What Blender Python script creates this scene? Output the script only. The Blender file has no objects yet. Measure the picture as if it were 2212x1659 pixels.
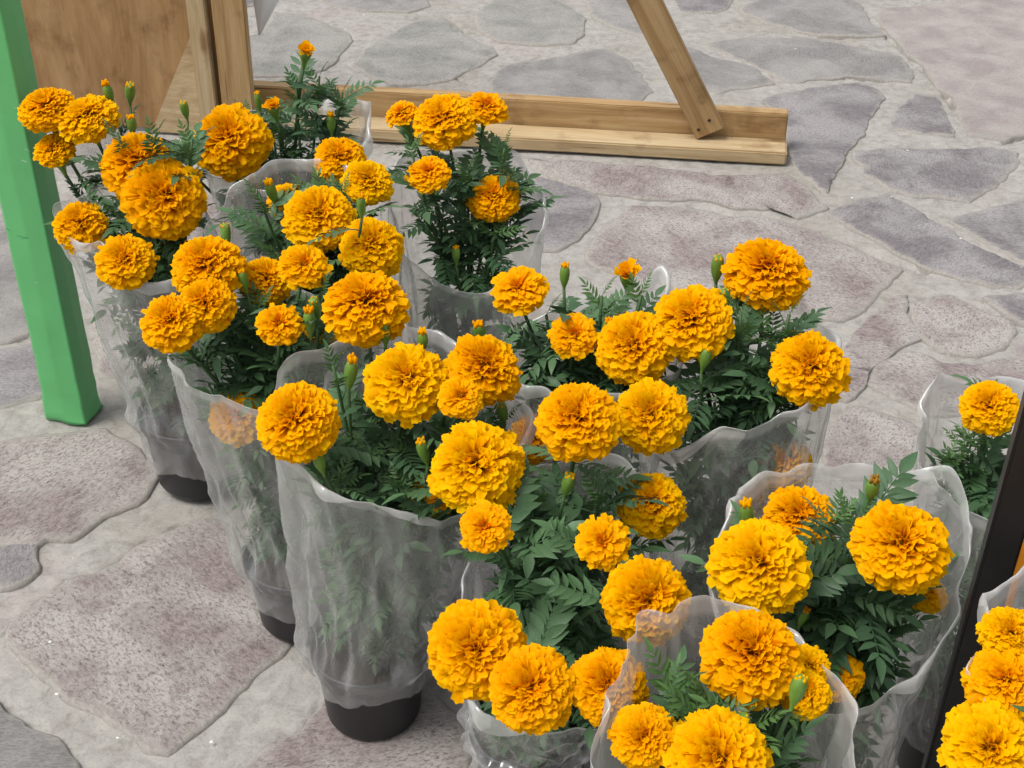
import bpy, bmesh, math, random
import numpy as np
from mathutils import Vector, Matrix, Euler, noise as mnoise
R = math.radians
random.seed(7)
SC = bpy.context.scene
COL = SC.collection

# ------------------------------------------------------------------ camera
CAM_H, PITCH, FPX = 1.5, R(33.0), 3000.0          # eye height, look-down angle, focal length (px of a 2212 wide picture)
cd = bpy.data.cameras.new('camera'); cam = bpy.data.objects.new('camera', cd); COL.objects.link(cam)
cam.location = (0, 0, CAM_H); cam.rotation_euler = (R(90) - PITCH, 0, 0)
cd.sensor_width = 36; cd.lens = FPX / 2212 * 36; cd.clip_start = .05; cd.clip_end = 200
SC.camera = cam
# ------------------------------------------------------------------ sky, sun, exposure (bright overcast)
w = bpy.data.worlds.new('World'); SC.world = w; w.use_nodes = True
wn = w.node_tree; bg = wn.nodes['Background']
sky = wn.nodes.new('ShaderNodeTexSky'); sky.sky_type = 'NISHITA'; sky.sun_disc = False
SUN_EL, SUN_AZ = R(62), R(-112)                     # azimuth measured from +Y towards +X
sky.sun_elevation = SUN_EL; sky.sun_rotation = SUN_AZ % (2*math.pi); sky.dust_density = 4; sky.air_density = 1.0
hs = wn.nodes.new('ShaderNodeHueSaturation'); hs.inputs['Saturation'].default_value = .22
wn.links.new(sky.outputs[0], hs.inputs['Color']); wn.links.new(hs.outputs[0], bg.inputs['Color'])
bg.inputs['Strength'].default_value = .125
sl = bpy.data.lights.new('sun', 'SUN'); sun = bpy.data.objects.new('sun', sl); COL.objects.link(sun)
sl.energy = 1.5; sl.angle = R(26); sl.color = (1, .97, .92)
sd = Vector((math.sin(SUN_AZ)*math.cos(SUN_EL), math.cos(SUN_AZ)*math.cos(SUN_EL), math.sin(SUN_EL)))
sun.rotation_euler = sd.to_track_quat('Z', 'Y').to_euler(); sun.location = (0, 0, 5)
SC.render.engine = 'CYCLES'; cy = SC.cycles; cy.max_bounces = 6; cy.diffuse_bounces = 2; cy.caustics_reflective = False; cy.caustics_refractive = False; cy.glossy_bounces = 2; cy.transmission_bounces = 3; cy.transparent_max_bounces = 10
vs = SC.view_settings; vs.view_transform = 'Standard'; vs.look = 'None'; vs.gamma = 1; vs.exposure = .55

# ------------------------------------------------------------------ measuring helpers
CP, SP = math.cos(PITCH), math.sin(PITCH)
def ray(px, py):
    x = (px - 1106) / FPX; y = -(py - 829.5) / FPX
    return Vector((x, CP + y*SP, -SP + y*CP))
def on_ground(px, py, z=0.0):
    d = ray(px, py); t = (z - CAM_H) / d.z
    return Vector((0, 0, CAM_H)) + d*t
def at_y(px, py, Y):
    d = ray(px, py); return Vector((0, 0, CAM_H)) + d*(Y/d.y)

# ------------------------------------------------------------------ object helpers
def link(name, mesh, mat=None, parent=None, loc=(0, 0, 0), smooth=True):
    o = bpy.data.objects.new(name, mesh); COL.objects.link(o); o.location = loc
    if mat and not mesh.materials: mesh.materials.append(mat)
    if parent: o.parent = parent
    return o
def mesh_of(name, v, f, smooth=True, mat=None):
    m = bpy.data.meshes.new(name); m.from_pydata([tuple(a) for a in v], [], f)
    if smooth: m.polygons.foreach_set('use_smooth', [True]*len(m.polygons))
    if mat: m.materials.append(mat)
    m.update(); return m
def tag(o, label, cat, group=None):
    o['label'] = label; o['category'] = cat
    if group: o['group'] = group
    return o
def empty(name, loc):
    o = bpy.data.objects.new(name, None); COL.objects.link(o); o.location = loc; o.empty_display_size = .05
    return o
def tube(pts, rad, n=6, cap=True):
    """swept tube -> verts, faces; pts list of Vector, rad list or float"""
    V, F = [], []
    k = len(pts)
    if not isinstance(rad, (list, tuple)): rad = [rad]*k
    up = Vector((.3, .9, .1)).normalized()
    for i, p in enumerate(pts):
        t = (pts[min(i+1, k-1)] - pts[max(i-1, 0)]).normalized()
        a = t.cross(up)
        if a.length < 1e-4: a = t.cross(Vector((1, 0, 0)))
        a.normalize(); b = t.cross(a)
        for j in range(n):
            q = 2*math.pi*j/n
            V.append(p + (a*math.cos(q) + b*math.sin(q))*rad[i])
    for i in range(k-1):
        for j in range(n):
            F.append((i*n+j, i*n+(j+1) % n, (i+1)*n+(j+1) % n, (i+1)*n+j))
    if cap:
        F.append(tuple(range(n-1, -1, -1))); F.append(tuple((k-1)*n+j for j in range(n)))
    return V, F
def merge(parts):
    V, F = [], []
    for v, f in parts:
        o = len(V); V += list(v); F += [tuple(i+o for i in q) for q in f]
    return V, F
def lathe(prof, n=24, wob=None):
    V, F = [], []
    for i, (r, z) in enumerate(prof):
        for j in range(n):
            a = 2*math.pi*j/n; rr = r*(1 + (wob(a, i) if wob else 0))
            V.append(Vector((rr*math.cos(a), rr*math.sin(a), z)))
    for i in range(len(prof)-1):
        for j in range(n):
            F.append((i*n+j, i*n+(j+1) % n, (i+1)*n+(j+1) % n, (i+1)*n+j))
    return V, F
def board(name, L, W, H, mat, parent=None, bev=.003, seed=0, segs=10):
    """plank along local X, base-centred on x, slightly uneven, bevelled"""
    rnd = random.Random(seed)
    bm = bmesh.new()
    bmesh.ops.create_cube(bm, size=1)
    for v in bm.verts: v.co = Vector((v.co.x*L, v.co.y*W, v.co.z*H))
    es = [e for e in bm.edges if abs((e.verts[0].co - e.verts[1].co).x) > L*.5]
    bmesh.ops.subdivide_edges(bm, edges=es, cuts=segs)
    bmesh.ops.bevel(bm, geom=[e for e in bm.edges if e.calc_face_angle(0) > 1], offset=bev, segments=2, affect='EDGES')
    for v in bm.verts:
        n = mnoise.noise_vector(Vector((v.co.x*5 + seed*7.3, v.co.y*9, v.co.z*9)))
        v.co += Vector((0, n.y, n.z))*.0016
    m = bpy.data.meshes.new(name); bm.to_mesh(m); bm.free()
    for p in m.polygons: p.use_smooth = False
    return link(name, m, mat, parent)

# ------------------------------------------------------------------ material helpers
def mat(name):
    m = bpy.data.materials.new(name); m.use_nodes = True
    nt = m.node_tree; return m, nt, nt.nodes['Principled BSDF'], nt.nodes['Material Output']
def N(nt, t, **kw):
    n = nt.nodes.new(t)
    for k, v in kw.items():
        if k in n.inputs: n.inputs[k].default_value = v
        else: setattr(n, k, v)
    return n
def ramp(nt, fac, stops):
    r = nt.nodes.new('ShaderNodeValToRGB'); e = r.color_ramp.elements
    while len(e) < len(stops): e.new(.5)
    for i, (p, c) in enumerate(stops):
        e[i].position = p; e[i].color = (*c, 1) if len(c) == 3 else c
    nt.links.new(fac, r.inputs[0]); return r
def noise_tex(nt, vec, scale, detail=6, rough=.6, dist=0):
    n = N(nt, 'ShaderNodeTexNoise', Scale=scale, Detail=detail, Roughness=rough, Distortion=dist)
    nt.links.new(vec, n.inputs['Vector']); return n
def bump(nt, h, strength, dist, bsdf, prev=None):
    b = N(nt, 'ShaderNodeBump', Strength=strength, Distance=dist); nt.links.new(h, b.inputs['Height'])
    if prev: nt.links.new(prev.outputs[0], b.inputs['Normal'])
    nt.links.new(b.outputs[0], bsdf.inputs['Normal']); return b
def mix(nt, fac, a, b, mode='MIX'):
    m = nt.nodes.new('ShaderNodeMix'); m.data_type = 'RGBA'; m.blend_type = mode
    for s, i in ((fac, 0), (a, 6), (b, 7)):
        if hasattr(s, 'links') or hasattr(s, 'is_linked'): nt.links.new(s, m.inputs[i])
        elif isinstance(s, (int, float)): m.inputs[i].default_value = s
        else: m.inputs[i].default_value = (*s, 1)
    return m.outputs[2]

def stone_mat(name, dark, lite, dust, pit=.5, streak=1.0):
    m, nt, b, out = mat(name)
    tc = N(nt, 'ShaderNodeTexCoord'); oi = N(nt, 'ShaderNodeObjectInfo')
    add = N(nt, 'ShaderNodeVectorMath', operation='ADD')
    sc = N(nt, 'ShaderNodeVectorMath', operation='SCALE'); sc.inputs[3].default_value = 30
    nt.links.new(oi.outputs['Random'], sc.inputs[0])
    nt.links.new(tc.outputs['Object'], add.inputs[0]); nt.links.new(sc.outputs[0], add.inputs[1])
    mp = N(nt, 'ShaderNodeMapping'); mp.inputs['Scale'].default_value = (1, 1 + 2.2*streak, 1)
    nt.links.new(add.outputs[0], mp.inputs['Vector'])
    v = mp.outputs[0]
    n1 = noise_tex(nt, add.outputs[0], 7, 5, .6, .4)       # broad patches
    n2 = noise_tex(nt, v, 60, 8, .80, 1.0)                  # streaky grain
    n3 = noise_tex(nt, v, 135, 4, .75, .5)                   # fine pits
    c1 = ramp(nt, n2.outputs[0], [(.41, dark), (.57, lite)])
    c2 = ramp(nt, n1.outputs[0], [(.40, (0, 0, 0)), (.66, (1, 1, 1))])
    n2b = ramp(nt, n3.outputs[0], [(.44, (0, 0, 0)), (.56, (1, 1, 1))])
    dm = N(nt, 'ShaderNodeMath', operation='MULTIPLY'); nt.links.new(c2.outputs[0], dm.inputs[0]); nt.links.new(n2b.outputs[0], dm.inputs[1])
    da = N(nt, 'ShaderNodeMath', operation='MULTIPLY_ADD'); nt.links.new(c2.outputs[0], da.inputs[0]); da.inputs[1].default_value = .45; nt.links.new(dm.outputs[0], da.inputs[2])
    col = mix(nt, da.outputs[0], c1.outputs[0], dust)
    # dark pits with a shape of their own
    pr = ramp(nt, n3.outputs[0], [(.34, (.45, .41, .41)), (.46, (1, 1, 1))])
    col = mix(nt, pit, col, pr.outputs[0], 'MULTIPLY')
    at_ = N(nt, 'ShaderNodeAttribute', attribute_name='edge')
    ne = noise_tex(nt, add.outputs[0], 30, 5, .7)
    sm = N(nt, 'ShaderNodeMath', operation='MULTIPLY_ADD'); nt.links.new(ne.outputs[0], sm.inputs[0]); sm.inputs[1].default_value = 1.5; nt.links.new(at_.outputs['Fac'], sm.inputs[2])
    er = ramp(nt, sm.outputs[0], [(.98, (0, 0, 0)), (1.0, (0, 0, 0))]); er.color_ramp.elements[0].position = .55; er.color_ramp.elements[1].position = .8; er.color_ramp.elements[1].color = (1, 1, 1, 1)
    sb = N(nt, 'ShaderNodeMath', operation='MULTIPLY'); nt.links.new(sm.outputs[0], sb.inputs[0]); sb.inputs[1].default_value = .5
    nt.links.new(sb.outputs[0], er.inputs[0])
    mc = ramp(nt, n2.outputs[0], [(.36, (.27, .25, .22)), (.6, (.39, .365, .335))])
    col = mix(nt, er.outputs[0], col, mc.outputs[0])
    nt.links.new(col, b.inputs['Base Color'])
    b.inputs['Roughness'].default_value = .86; b.inputs['Specular IOR Level'].default_value = .25
    b1 = bump(nt, n3.outputs[0], .45, .005, b); bump(nt, n2.outputs[0], .5, .010, b, b1)
    return m
S_PINK = stone_mat('stone_pink', (0.182, 0.147, 0.142), (0.329, 0.281, 0.270), (0.418, 0.394, 0.366), 0.85, 0.3)
S_PURP = stone_mat('stone_purple', (0.137, 0.123, 0.131), (0.243, 0.223, 0.230), (0.351, 0.334, 0.328), 0.75, 0.8)
S_GREY = stone_mat('stone_grey', (0.178, 0.171, 0.166), (0.284, 0.272, 0.263), (0.361, 0.344, 0.328), 0.60, 1.4)
S_GREEN = stone_mat('stone_green', (0.186, 0.190, 0.174), (0.284, 0.284, 0.266), (0.361, 0.344, 0.323), 0.50, 0.6)
S_ROSE = stone_mat('stone_rose', (0.248, 0.214, 0.207), (0.378, 0.333, 0.321), (0.437, 0.404, 0.380), 0.55, 2.5)

def mortar_mat():
    m, nt, b, out = mat('mortar')
    tc = N(nt, 'ShaderNodeTexCoord'); v = tc.outputs['Object']
    n1 = noise_tex(nt, v, 2.2, 4, .6, .3); n2 = noise_tex(nt, v, 30, 9, .78, .5); n3 = noise_tex(nt, v, 190, 4, .75)
    c = ramp(nt, n1.outputs[0], [(.34, (.30, .282, .252)), (.55, (.345, .332, .312)), (.72, (.335, .29, .272))])
    c2 = ramp(nt, n2.outputs[0], [(.38, (.76, .74, .72)), (.5, (.97, .97, .97)), (.62, (1.12, 1.11, 1.08))])
    col = mix(nt, 1.0, c.outputs[0], c2.outputs[0], 'MULTIPLY')
    c3 = ramp(nt, n3.outputs[0], [(.33, (.62, .6, .58)), (.46, (1, 1, 1))])
    col = mix(nt, .6, col, c3.outputs[0], 'MULTIPLY')
    nt.links.new(col, b.inputs['Base Color']); b.inputs['Roughness'].default_value = .9; b.inputs['Specular IOR Level'].default_value = .2
    b1 = bump(nt, n3.outputs[0], .45, .003, b); bump(nt, n2.outputs[0], .16, .006, b, b1)
    return m
MORTAR = mortar_mat()

def wood_mat(name, a, b_, c, grain=1.0, knots=True):
    m, nt, b, out = mat(name)
    tc = N(nt, 'ShaderNodeTexCoord'); oi = N(nt, 'ShaderNodeObjectInfo')
    sc = N(nt, 'ShaderNodeVectorMath', operation='SCALE'); sc.inputs[3].default_value = 13
    nt.links.new(oi.outputs['Random'], sc.inputs[0])
    add = N(nt, 'ShaderNodeVectorMath', operation='ADD'); nt.links.new(tc.outputs['Object'], add.inputs[0]); nt.links.new(sc.outputs[0], add.inputs[1])
    mp = N(nt, 'ShaderNodeMapping'); mp.inputs['Scale'].default_value = (1.0, 11*grain, 11*grain); nt.links.new(add.outputs[0], mp.inputs[0])
    n1 = noise_tex(nt, mp.outputs[0], 2.2, 6, .65, 1.4)
    mp2 = N(nt, 'ShaderNodeMapping'); mp2.inputs['Scale'].default_value = (4, 130*grain, 130*grain); nt.links.new(add.outputs[0], mp2.inputs[0])
    n2 = noise_tex(nt, mp2.outputs[0], 1.5, 5, .7)
    n3 = noise_tex(nt, add.outputs[0], 9, 5, .6)
    c1 = ramp(nt, n1.outputs[0], [(.3, a), (.5, b_), (.7, c)])
    c2 = ramp(nt, n2.outputs[0], [(.3, (.78, .72, .64)), (.6, (1.05, 1.05, 1.05))])
    col = mix(nt, .7, c1.outputs[0], c2.outputs[0], 'MULTIPLY')
    c3 = ramp(nt, n3.outputs[0], [(.30, (.42, .34, .28)), (.44, (1, 1, 1))])
    col = mix(nt, .55, col, c3.outputs[0], 'MULTIPLY')
    if knots:
        mk = N(nt, 'ShaderNodeMapping'); mk.inputs['Scale'].default_value = (3.0, 9, 9); nt.links.new(add.outputs[0], mk.inputs[0])
        vk = N(nt, 'ShaderNodeTexVoronoi', Scale=1.0); nt.links.new(mk.outputs[0], vk.inputs['Vector'])
        rk = ramp(nt, vk.outputs['Distance'], [(.05, (.30, .20, .13)), (.10, (.62, .5, .4)), (.15, (1, 1, 1))])
        col = mix(nt, .9, col, rk.outputs[0], 'MULTIPLY')
        ms = N(nt, 'ShaderNodeMapping'); ms.inputs['Scale'].default_value = (2.0, 55, 55); nt.links.new(add.outputs[0], ms.inputs[0])
        ns = noise_tex(nt, ms.outputs[0], 1.0, 2, .5)
        rs_ = ramp(nt, ns.outputs[0], [(.27, (.25, .17, .11)), (.31, (1, 1, 1))])
        col = mix(nt, .8, col, rs_.outputs[0], 'MULTIPLY')
    nt.links.new(col, b.inputs['Base Color']); b.inputs['Roughness'].default_value = .6; b.inputs['Specular IOR Level'].default_value = .3
    bump(nt, n2.outputs[0], .35, .0015, b)
    return m
W_PINE = wood_mat('pine_wood', (.29, .17, .072), (.40, .26, .118), (.48, .34, .18))
W_PALE = wood_mat('pale_pine_wood', (.34, .24, .125), (.45, .335, .19), (.54, .43, .27))
W_PLY = wood_mat('plywood', (.25, .135, .052), (.33, .195, .085), (.42, .27, .13), .35, False)

def plain(name, col, rough=.5, spec=.5, bs=None, metal=0, var=.0):
    m, nt, b, out = mat(name)
    b.inputs['Base Color'].default_value = (*col, 1); b.inputs['Roughness'].default_value = rough
    b.inputs['Specular IOR Level'].default_value = spec; b.inputs['Metallic'].default_value = metal
    tc = N(nt, 'ShaderNodeTexCoord')
    if var:
        n = noise_tex(nt, tc.outputs['Object'], 14, 6, .65)
        r = ramp(nt, n.outputs[0], [(.3, tuple(c*(1-var) for c in col)), (.7, tuple(c*(1+var) for c in col))])
        nt.links.new(r.outputs[0], b.inputs['Base Color'])
    if bs:
        n = noise_tex(nt, tc.outputs['Object'], bs[0], 5, .6); bump(nt, n.outputs[0], bs[1], bs[2], b)
    return m
M_GREEN = plain('green_cloth', (.115, .42, .15), .42, .4, (5, .35, .006), var=.05)
def scuff(m, scale, lo, colr):
    nt = m.node_tree; b = nt.nodes['Principled BSDF']; src = b.inputs['Base Color'].links[0].from_socket
    tc = N(nt, 'ShaderNodeTexCoord'); mp = N(nt, 'ShaderNodeMapping'); mp.inputs['Scale'].default_value = (1, 1, 2.6); nt.links.new(tc.outputs['Object'], mp.inputs[0])
    n = noise_tex(nt, mp.outputs[0], scale, 4, .65, 1.0); r = ramp(nt, n.outputs[0], [(lo, (0, 0, 0)), (lo+.03, (1, 1, 1))])
    nt.links.new(mix(nt, r.outputs[0], src, colr), b.inputs['Base Color'])
scuff(M_GREEN, 34, .70, (.5, .68, .52)); scuff(M_GREEN, 15, .68, (.07, .24, .09))
M_POT = plain('black_pot_plastic', (.012, .013, .015), .42, .45, (60, .15, .001), var=.4)
M_SOIL = plain('potting_soil', (.035, .024, .016), .95, .1, (90, 1, .006), var=.5)
M_BLACK = plain('black_paint', (.010, .009, .009), .42, .35, (120, .25, .0012), var=.3)
M_BLOOM_REFL = plain('painted_bloom_reflection', (.55, .20, .01), .4, .4, var=.25)
M_NAIL = plain('nail_steel', (.05, .045, .04), .5, .5, metal=.8)
M_WHITE = plain('white_cloth', (.75, .76, .78), .6, .3, (20, .3, .004))
M_GRIT = plain('white_chip', (.72, .70, .66), .7, .3)

def petal_mat():
    m, nt, b, out = mat('marigold_petal')
    uv = N(nt, 'ShaderNodeUVMap'); sx = N(nt, 'ShaderNodeSeparateXYZ'); nt.links.new(uv.outputs[0], sx.inputs[0])
    oi = N(nt, 'ShaderNodeObjectInfo')
    c = ramp(nt, sx.outputs['X'], [(.0, (.40, .20, .005)), (.14, (.72, .18, .0)), (.5, (.93, .375, .0)), (1, (.98, .52, .0))])
    hsv = N(nt, 'ShaderNodeHueSaturation'); nt.links.new(c.outputs[0], hsv.inputs['Color'])
    # each petal and each flower differ a little
    ma = N(nt, 'ShaderNodeMath', operation='MULTIPLY_ADD'); nt.links.new(sx.outputs['Y'], ma.inputs[0]); ma.inputs[1].default_value = .014; ma.inputs[2].default_value = .491
    mb = N(nt, 'ShaderNodeMath', operation='MULTIPLY_ADD'); nt.links.new(oi.outputs['Random'], mb.inputs[0]); mb.inputs[1].default_value = .016; nt.links.new(ma.outputs[0], mb.inputs[2])
    nt.links.new(mb.outputs[0], hsv.inputs['Hue'])
    nt.links.new(hsv.outputs[0], b.inputs['Base Color']); b.inputs['Roughness'].default_value = .6; b.inputs['Specular IOR Level'].default_value = .05
    tr = N(nt, 'ShaderNodeBsdfTranslucent'); nt.links.new(hsv.outputs[0], tr.inputs['Color'])
    mx = N(nt, 'ShaderNodeMixShader'); mx.inputs[0].default_value = .44
    nt.links.new(b.outputs[0], mx.inputs[1]); nt.links.new(tr.outputs[0], mx.inputs[2]); nt.links.new(mx.outputs[0], out.inputs['Surface'])
    return m
M_PETAL = petal_mat()
def leaf_mat(name, a, b_):
    m, nt, b, out = mat(name)
    oi = N(nt, 'ShaderNodeObjectInfo'); c = ramp(nt, oi.outputs['Random'], [(0, a), (1, b_)])
    tc = N(nt, 'ShaderNodeTexCoord'); n = noise_tex(nt, tc.outputs['Object'], 60, 4, .6)
    c2 = ramp(nt, n.outputs[0], [(.3, (.8, .8, .8)), (.7, (1.15, 1.15, 1.1))])
    col = mix(nt, .8, c.outputs[0], c2.outputs[0], 'MULTIPLY')
    nt.links.new(col, b.inputs['Base Color']); b.inputs['Roughness'].default_value = .5; b.inputs['Specular IOR Level'].default_value = .35
    tr = N(nt, 'ShaderNodeBsdfTranslucent'); nt.links.new(col, tr.inputs['Color'])
    mx = N(nt, 'ShaderNodeMixShader'); mx.inputs[0].default_value = .18
    nt.links.new(b.outputs[0], mx.inputs[1]); nt.links.new(tr.outputs[0], mx.inputs[2]); nt.links.new(mx.outputs[0], out.inputs['Surface'])
    return m
M_LEAF = leaf_mat('marigold_leaf', (.052, .112, .054), (.092, .185, .078))
M_YOUNG = leaf_mat('young_leaf', (.055, .13, .04), (.09, .18, .05))
M_STEM = plain('stem_green', (.05, .10, .035), .5, .3, var=.3)
M_CALYX = plain('calyx_green', (.13, .24, .035), .45, .35, (70, .3, .002), var=.3)

def film_mat():
    m, nt, b, out = mat('clear_plastic_film')
    tc = N(nt, 'ShaderNodeTexCoord')
    mp = N(nt, 'ShaderNodeMapping'); mp.inputs['Scale'].default_value = (1, 1, .35); nt.links.new(tc.outputs['Object'], mp.inputs[0])
    wv = noise_tex(nt, tc.outputs['Object'], 9, 1, .5)
    wa = N(nt, 'ShaderNodeVectorMath', operation='MULTIPLY_ADD'); nt.links.new(wv.outputs['Color'], wa.inputs[0]); wa.inputs[1].default_value = (.12, .12, .12); nt.links.new(mp.outputs[0], wa.inputs[2])
    n1 = N(nt, 'ShaderNodeTexVoronoi', Scale=17); nt.links.new(wa.outputs[0], n1.inputs['Vector'])
    bm_ = N(nt, 'ShaderNodeBump', Strength=.55, Distance=.022); nt.links.new(n1.outputs['Distance'], bm_.inputs['Height'])
    lw = N(nt, 'ShaderNodeLayerWeight', Blend=.18); nt.links.new(bm_.outputs[0], lw.inputs['Normal'])
    # milkiness of the film: uneven haze, denser at the hem and where the sheet is seen edge-on
    ha = N(nt, 'ShaderNodeAttribute', attribute_name='haze')
    ma = N(nt, 'ShaderNodeMath', operation='MULTIPLY_ADD'); nt.links.new(lw.outputs['Facing'], ma.inputs[0]); ma.inputs[1].default_value = .45; nt.links.new(ha.outputs['Fac'], ma.inputs[2]); ma.use_clamp = True
    df = N(nt, 'ShaderNodeBsdfDiffuse', Color=(.88, .88, .86, 1)); tl = N(nt, 'ShaderNodeBsdfTranslucent', Color=(.88, .88, .86, 1))
    m1 = N(nt, 'ShaderNodeMixShader'); m1.inputs[0].default_value = .35
    nt.links.new(df.outputs[0], m1.inputs[1]); nt.links.new(tl.outputs[0], m1.inputs[2])
    tp = N(nt, 'ShaderNodeBsdfTransparent', Color=(.97, .97, .965, 1))
    m2 = N(nt, 'ShaderNodeMixShader'); nt.links.new(ma.outputs[0], m2.inputs[0])
    nt.links.new(tp.outputs[0], m2.inputs[1]); nt.links.new(m1.outputs[0], m2.inputs[2])
    gl = N(nt, 'ShaderNodeBsdfGlossy', Roughness=.15); nt.links.new(bm_.outputs[0], gl.inputs['Normal'])
    lf = N(nt, 'ShaderNodeLayerWeight', Blend=.5); nt.links.new(bm_.outputs[0], lf.inputs['Normal'])
    pw = N(nt, 'ShaderNodeMath', operation='POWER'); nt.links.new(lf.outputs['Facing'], pw.inputs[0]); pw.inputs[1].default_value = 4
    fr = N(nt, 'ShaderNodeMath', operation='MULTIPLY_ADD'); nt.links.new(pw.outputs[0], fr.inputs[0]); fr.inputs[1].default_value = .5; fr.inputs[2].default_value = .085
    nt.links.new(bm_.outputs[0], df.inputs['Normal']); nt.links.new(bm_.outputs[0], tl.inputs['Normal'])
    m3 = N(nt, 'ShaderNodeMixShader'); nt.links.new(fr.outputs[0], m3.inputs[0])
    nt.links.new(m2.outputs[0], m3.inputs[1]); nt.links.new(gl.outputs[0], m3.inputs[2])
    nt.links.new(m3.outputs[0], out.inputs['Surface'])
    return m
M_FILM = film_mat()

# ================================================================== PAVEMENT
def px(*pts): return [on_ground(a, b) for a, b in pts]
def z7(*pts): return px(*[(a/3, 1106 + b/3) for a, b in pts])
STONES = [
 (S_GREEN, px((767,140),(797,107),(847,73),(910,43),(950,34),(975,50),(995,74),(1028,94),(1060,102),(1066,120),(1037,140),(977,167),(924,182),(847,180),(797,163))),
 (S_GREEN, px((1027,33),(1070,3),(1170,-15),(1237,23),(1260,43),(1260,73),(1230,93),(1154,97),(1087,90),(1044,70))),
 (S_GREY, px((1090,146),(1137,137),(1220,126),(1304,107),(1354,133),(1387,173),(1404,200),(1370,227),(1270,220),(1170,207),(1070,200),(1064,177))),
 (S_GREEN, px((572,70),(602,30),(668,42),(735,67),(757,88),(728,125),(700,150),(640,165),(575,165),(520,160),(500,100))),
 (S_GREY, px((660,-10),(730,13),(800,24),(880,26),(925,12),(900,-25),(780,-35))),
 (S_GREY, px((1270,5),(1330,-20),(1390,-15),(1440,40),(1470,95),(1400,85),(1330,60),(1290,40))),
 (S_PURP, px((1450,-30),(1570,-25),(1575,15),(1550,27),(1470,28))),
 (S_GREY, px((1598,23),(1635,3),(1708,-10),(1825,-7),(1862,20),(1875,50),(1912,77),(1858,79),(1792,77),(1742,72),(1708,60),(1662,50))),
 (S_GREY, px((1528,97),(1608,83),(1742,85),(1842,103),(1942,123),(1965,150),(1962,177),(1908,173),(1842,163),(1775,170),(1708,177),(1672,164),(1625,138),(1558,111))),
 (S_GREY, px((1485,103),(1542,127),(1625,147),(1668,180),(1625,188),(1585,190),(1548,200),(1500,190),(1440,140))),
 (S_ROSE, px((1918,20),(1975,17),(2075,3),(2212,-10),(2330,-10),(2400,120),(2330,270),(2212,290),(2168,302),(2090,290),(2064,235),(2056,205),(2026,185),(1999,145),(1962,115),(1942,88),(1919,71),(1899,40))),
 (S_PURP, px((1645,220),(1708,200),(1808,187),(1858,182),(1902,200),(1908,220),(1875,260),(1852,300),(1835,320),(1818,353),(1802,383),(1788,413),(1765,407),(1742,383),(1712,362),(1700,262))),
 (S_PURP, px((1978,203),(2022,213),(2035,243),(2062,293),(2008,290),(1922,277),(1938,247))),
 (S_PURP, px((1845,330),(1942,323),(2042,328),(2142,320),(2192,333),(2192,363),(2158,393),(2098,433),(2042,425),(1975,423),(1925,410),(1875,377))),
 (S_PURP, px((1788,463),(1842,440),(1915,423),(1968,450),(2042,500),(2092,530),(2152,553),(2212,580),(2240,600),(2200,622),(2138,620),(2058,597),(1992,573),(1952,555),(1900,524),(1850,498))),
 (S_PURP, px((2055,480),(2110,460),(2208,437),(2300,430),(2340,520),(2300,600),(2212,565),(2140,530))),
 (S_PINK, px((1270,565),(1300,500),(1370,447),(1475,452),(1575,474),(1658,474),(1725,494),(1775,511),(1840,540),(1945,584),(1900,625),(1860,670),(1810,690),(1740,680),(1600,650),(1400,620))),
 (S_PURP, px((1155,385),(1215,400),(1287,423),(1282,457),(1260,507),(1204,540),(1160,540),(1120,470))),
 (S_PINK, px((1150,345),(1280,352),(1400,365),(1580,385),(1690,378),(1745,412),(1780,450),(1720,470),(1660,452),(1585,448),(1500,430),(1380,428),(1300,418),(1190,385))),
 (S_PINK, px((1970,659),(2025,647),(2055,643),(2110,670),(2180,700),(2190,720),(2175,745),(2108,770),(2042,760),(1990,730))),
 (S_PINK, px((1885,830),(1900,790),(1950,760),(2010,770),(2050,790),(2120,790),(2200,770),(2260,790),(2260,850),(2130,885),(2020,900),(1980,880),(1920,850))),
 (S_PINK, px((1842,887),(1868,881),(1908,900),(1958,920),(1995,940),(2008,970),(2005,1036),(1942,1045),(1875,1033),(1792,1017),(1782,953),(1792,920))),
 (S_PINK, px((1870,700),(1920,650),(1958,640),(1962,690),(1980,735),(1935,752),(1890,785),(1872,828),(1835,865),(1805,850),(1815,780))),
 (S_PURP, px((2135,645),(2212,640),(2320,650),(2320,730),(2222,700),(2165,672))),
 (S_ROSE, px((2190,740),(2260,720),(2330,760),(2330,870),(2270,850),(2215,790))),
 (S_PINK, z7((50,780),(200,650),(300,570),(500,440),(640,400),(760,360),(860,270),(1000,190),(1150,120),(1300,60),(1480,100),(1560,300),(1650,560),(1750,740),(1900,800),(1830,920),(1650,1050),(1480,1210),(1350,1330),(1250,1440),(1100,1540),(950,1530),(870,1430),(700,1330),(480,1200),(330,1060),(150,930),(60,860))),
 (S_PURP, z7((-200,280),(0,250),(180,190),(220,240),(200,380),(130,450),(0,480),(-160,480))),
 (S_PINK, px((-80,1000),(0,960),(100,945),(220,935),(290,970),(330,1030),(300,1085),(205,1125),(150,1160),(90,1165),(70,1180),(-80,1165))),
 (S_GREY, px((-120,460),(20,470),(50,560),(70,660),(80,705),(20,735),(-120,740))),
 (S_PURP, px((-120,775),(0,760),(85,745),(105,800),(115,845),(40,870),(-120,890))),
 (S_PINK, px((533,1665),(588,1620),(655,1580),(697,1527),(760,1480),(900,1480),(990,1560),(1000,1720),(500,1740))),
 (S_GREY, px((-60,1510),(-5,1528),(68,1590),(108,1607),(163,1644),(200,1720),(-60,1720))),
]
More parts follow.
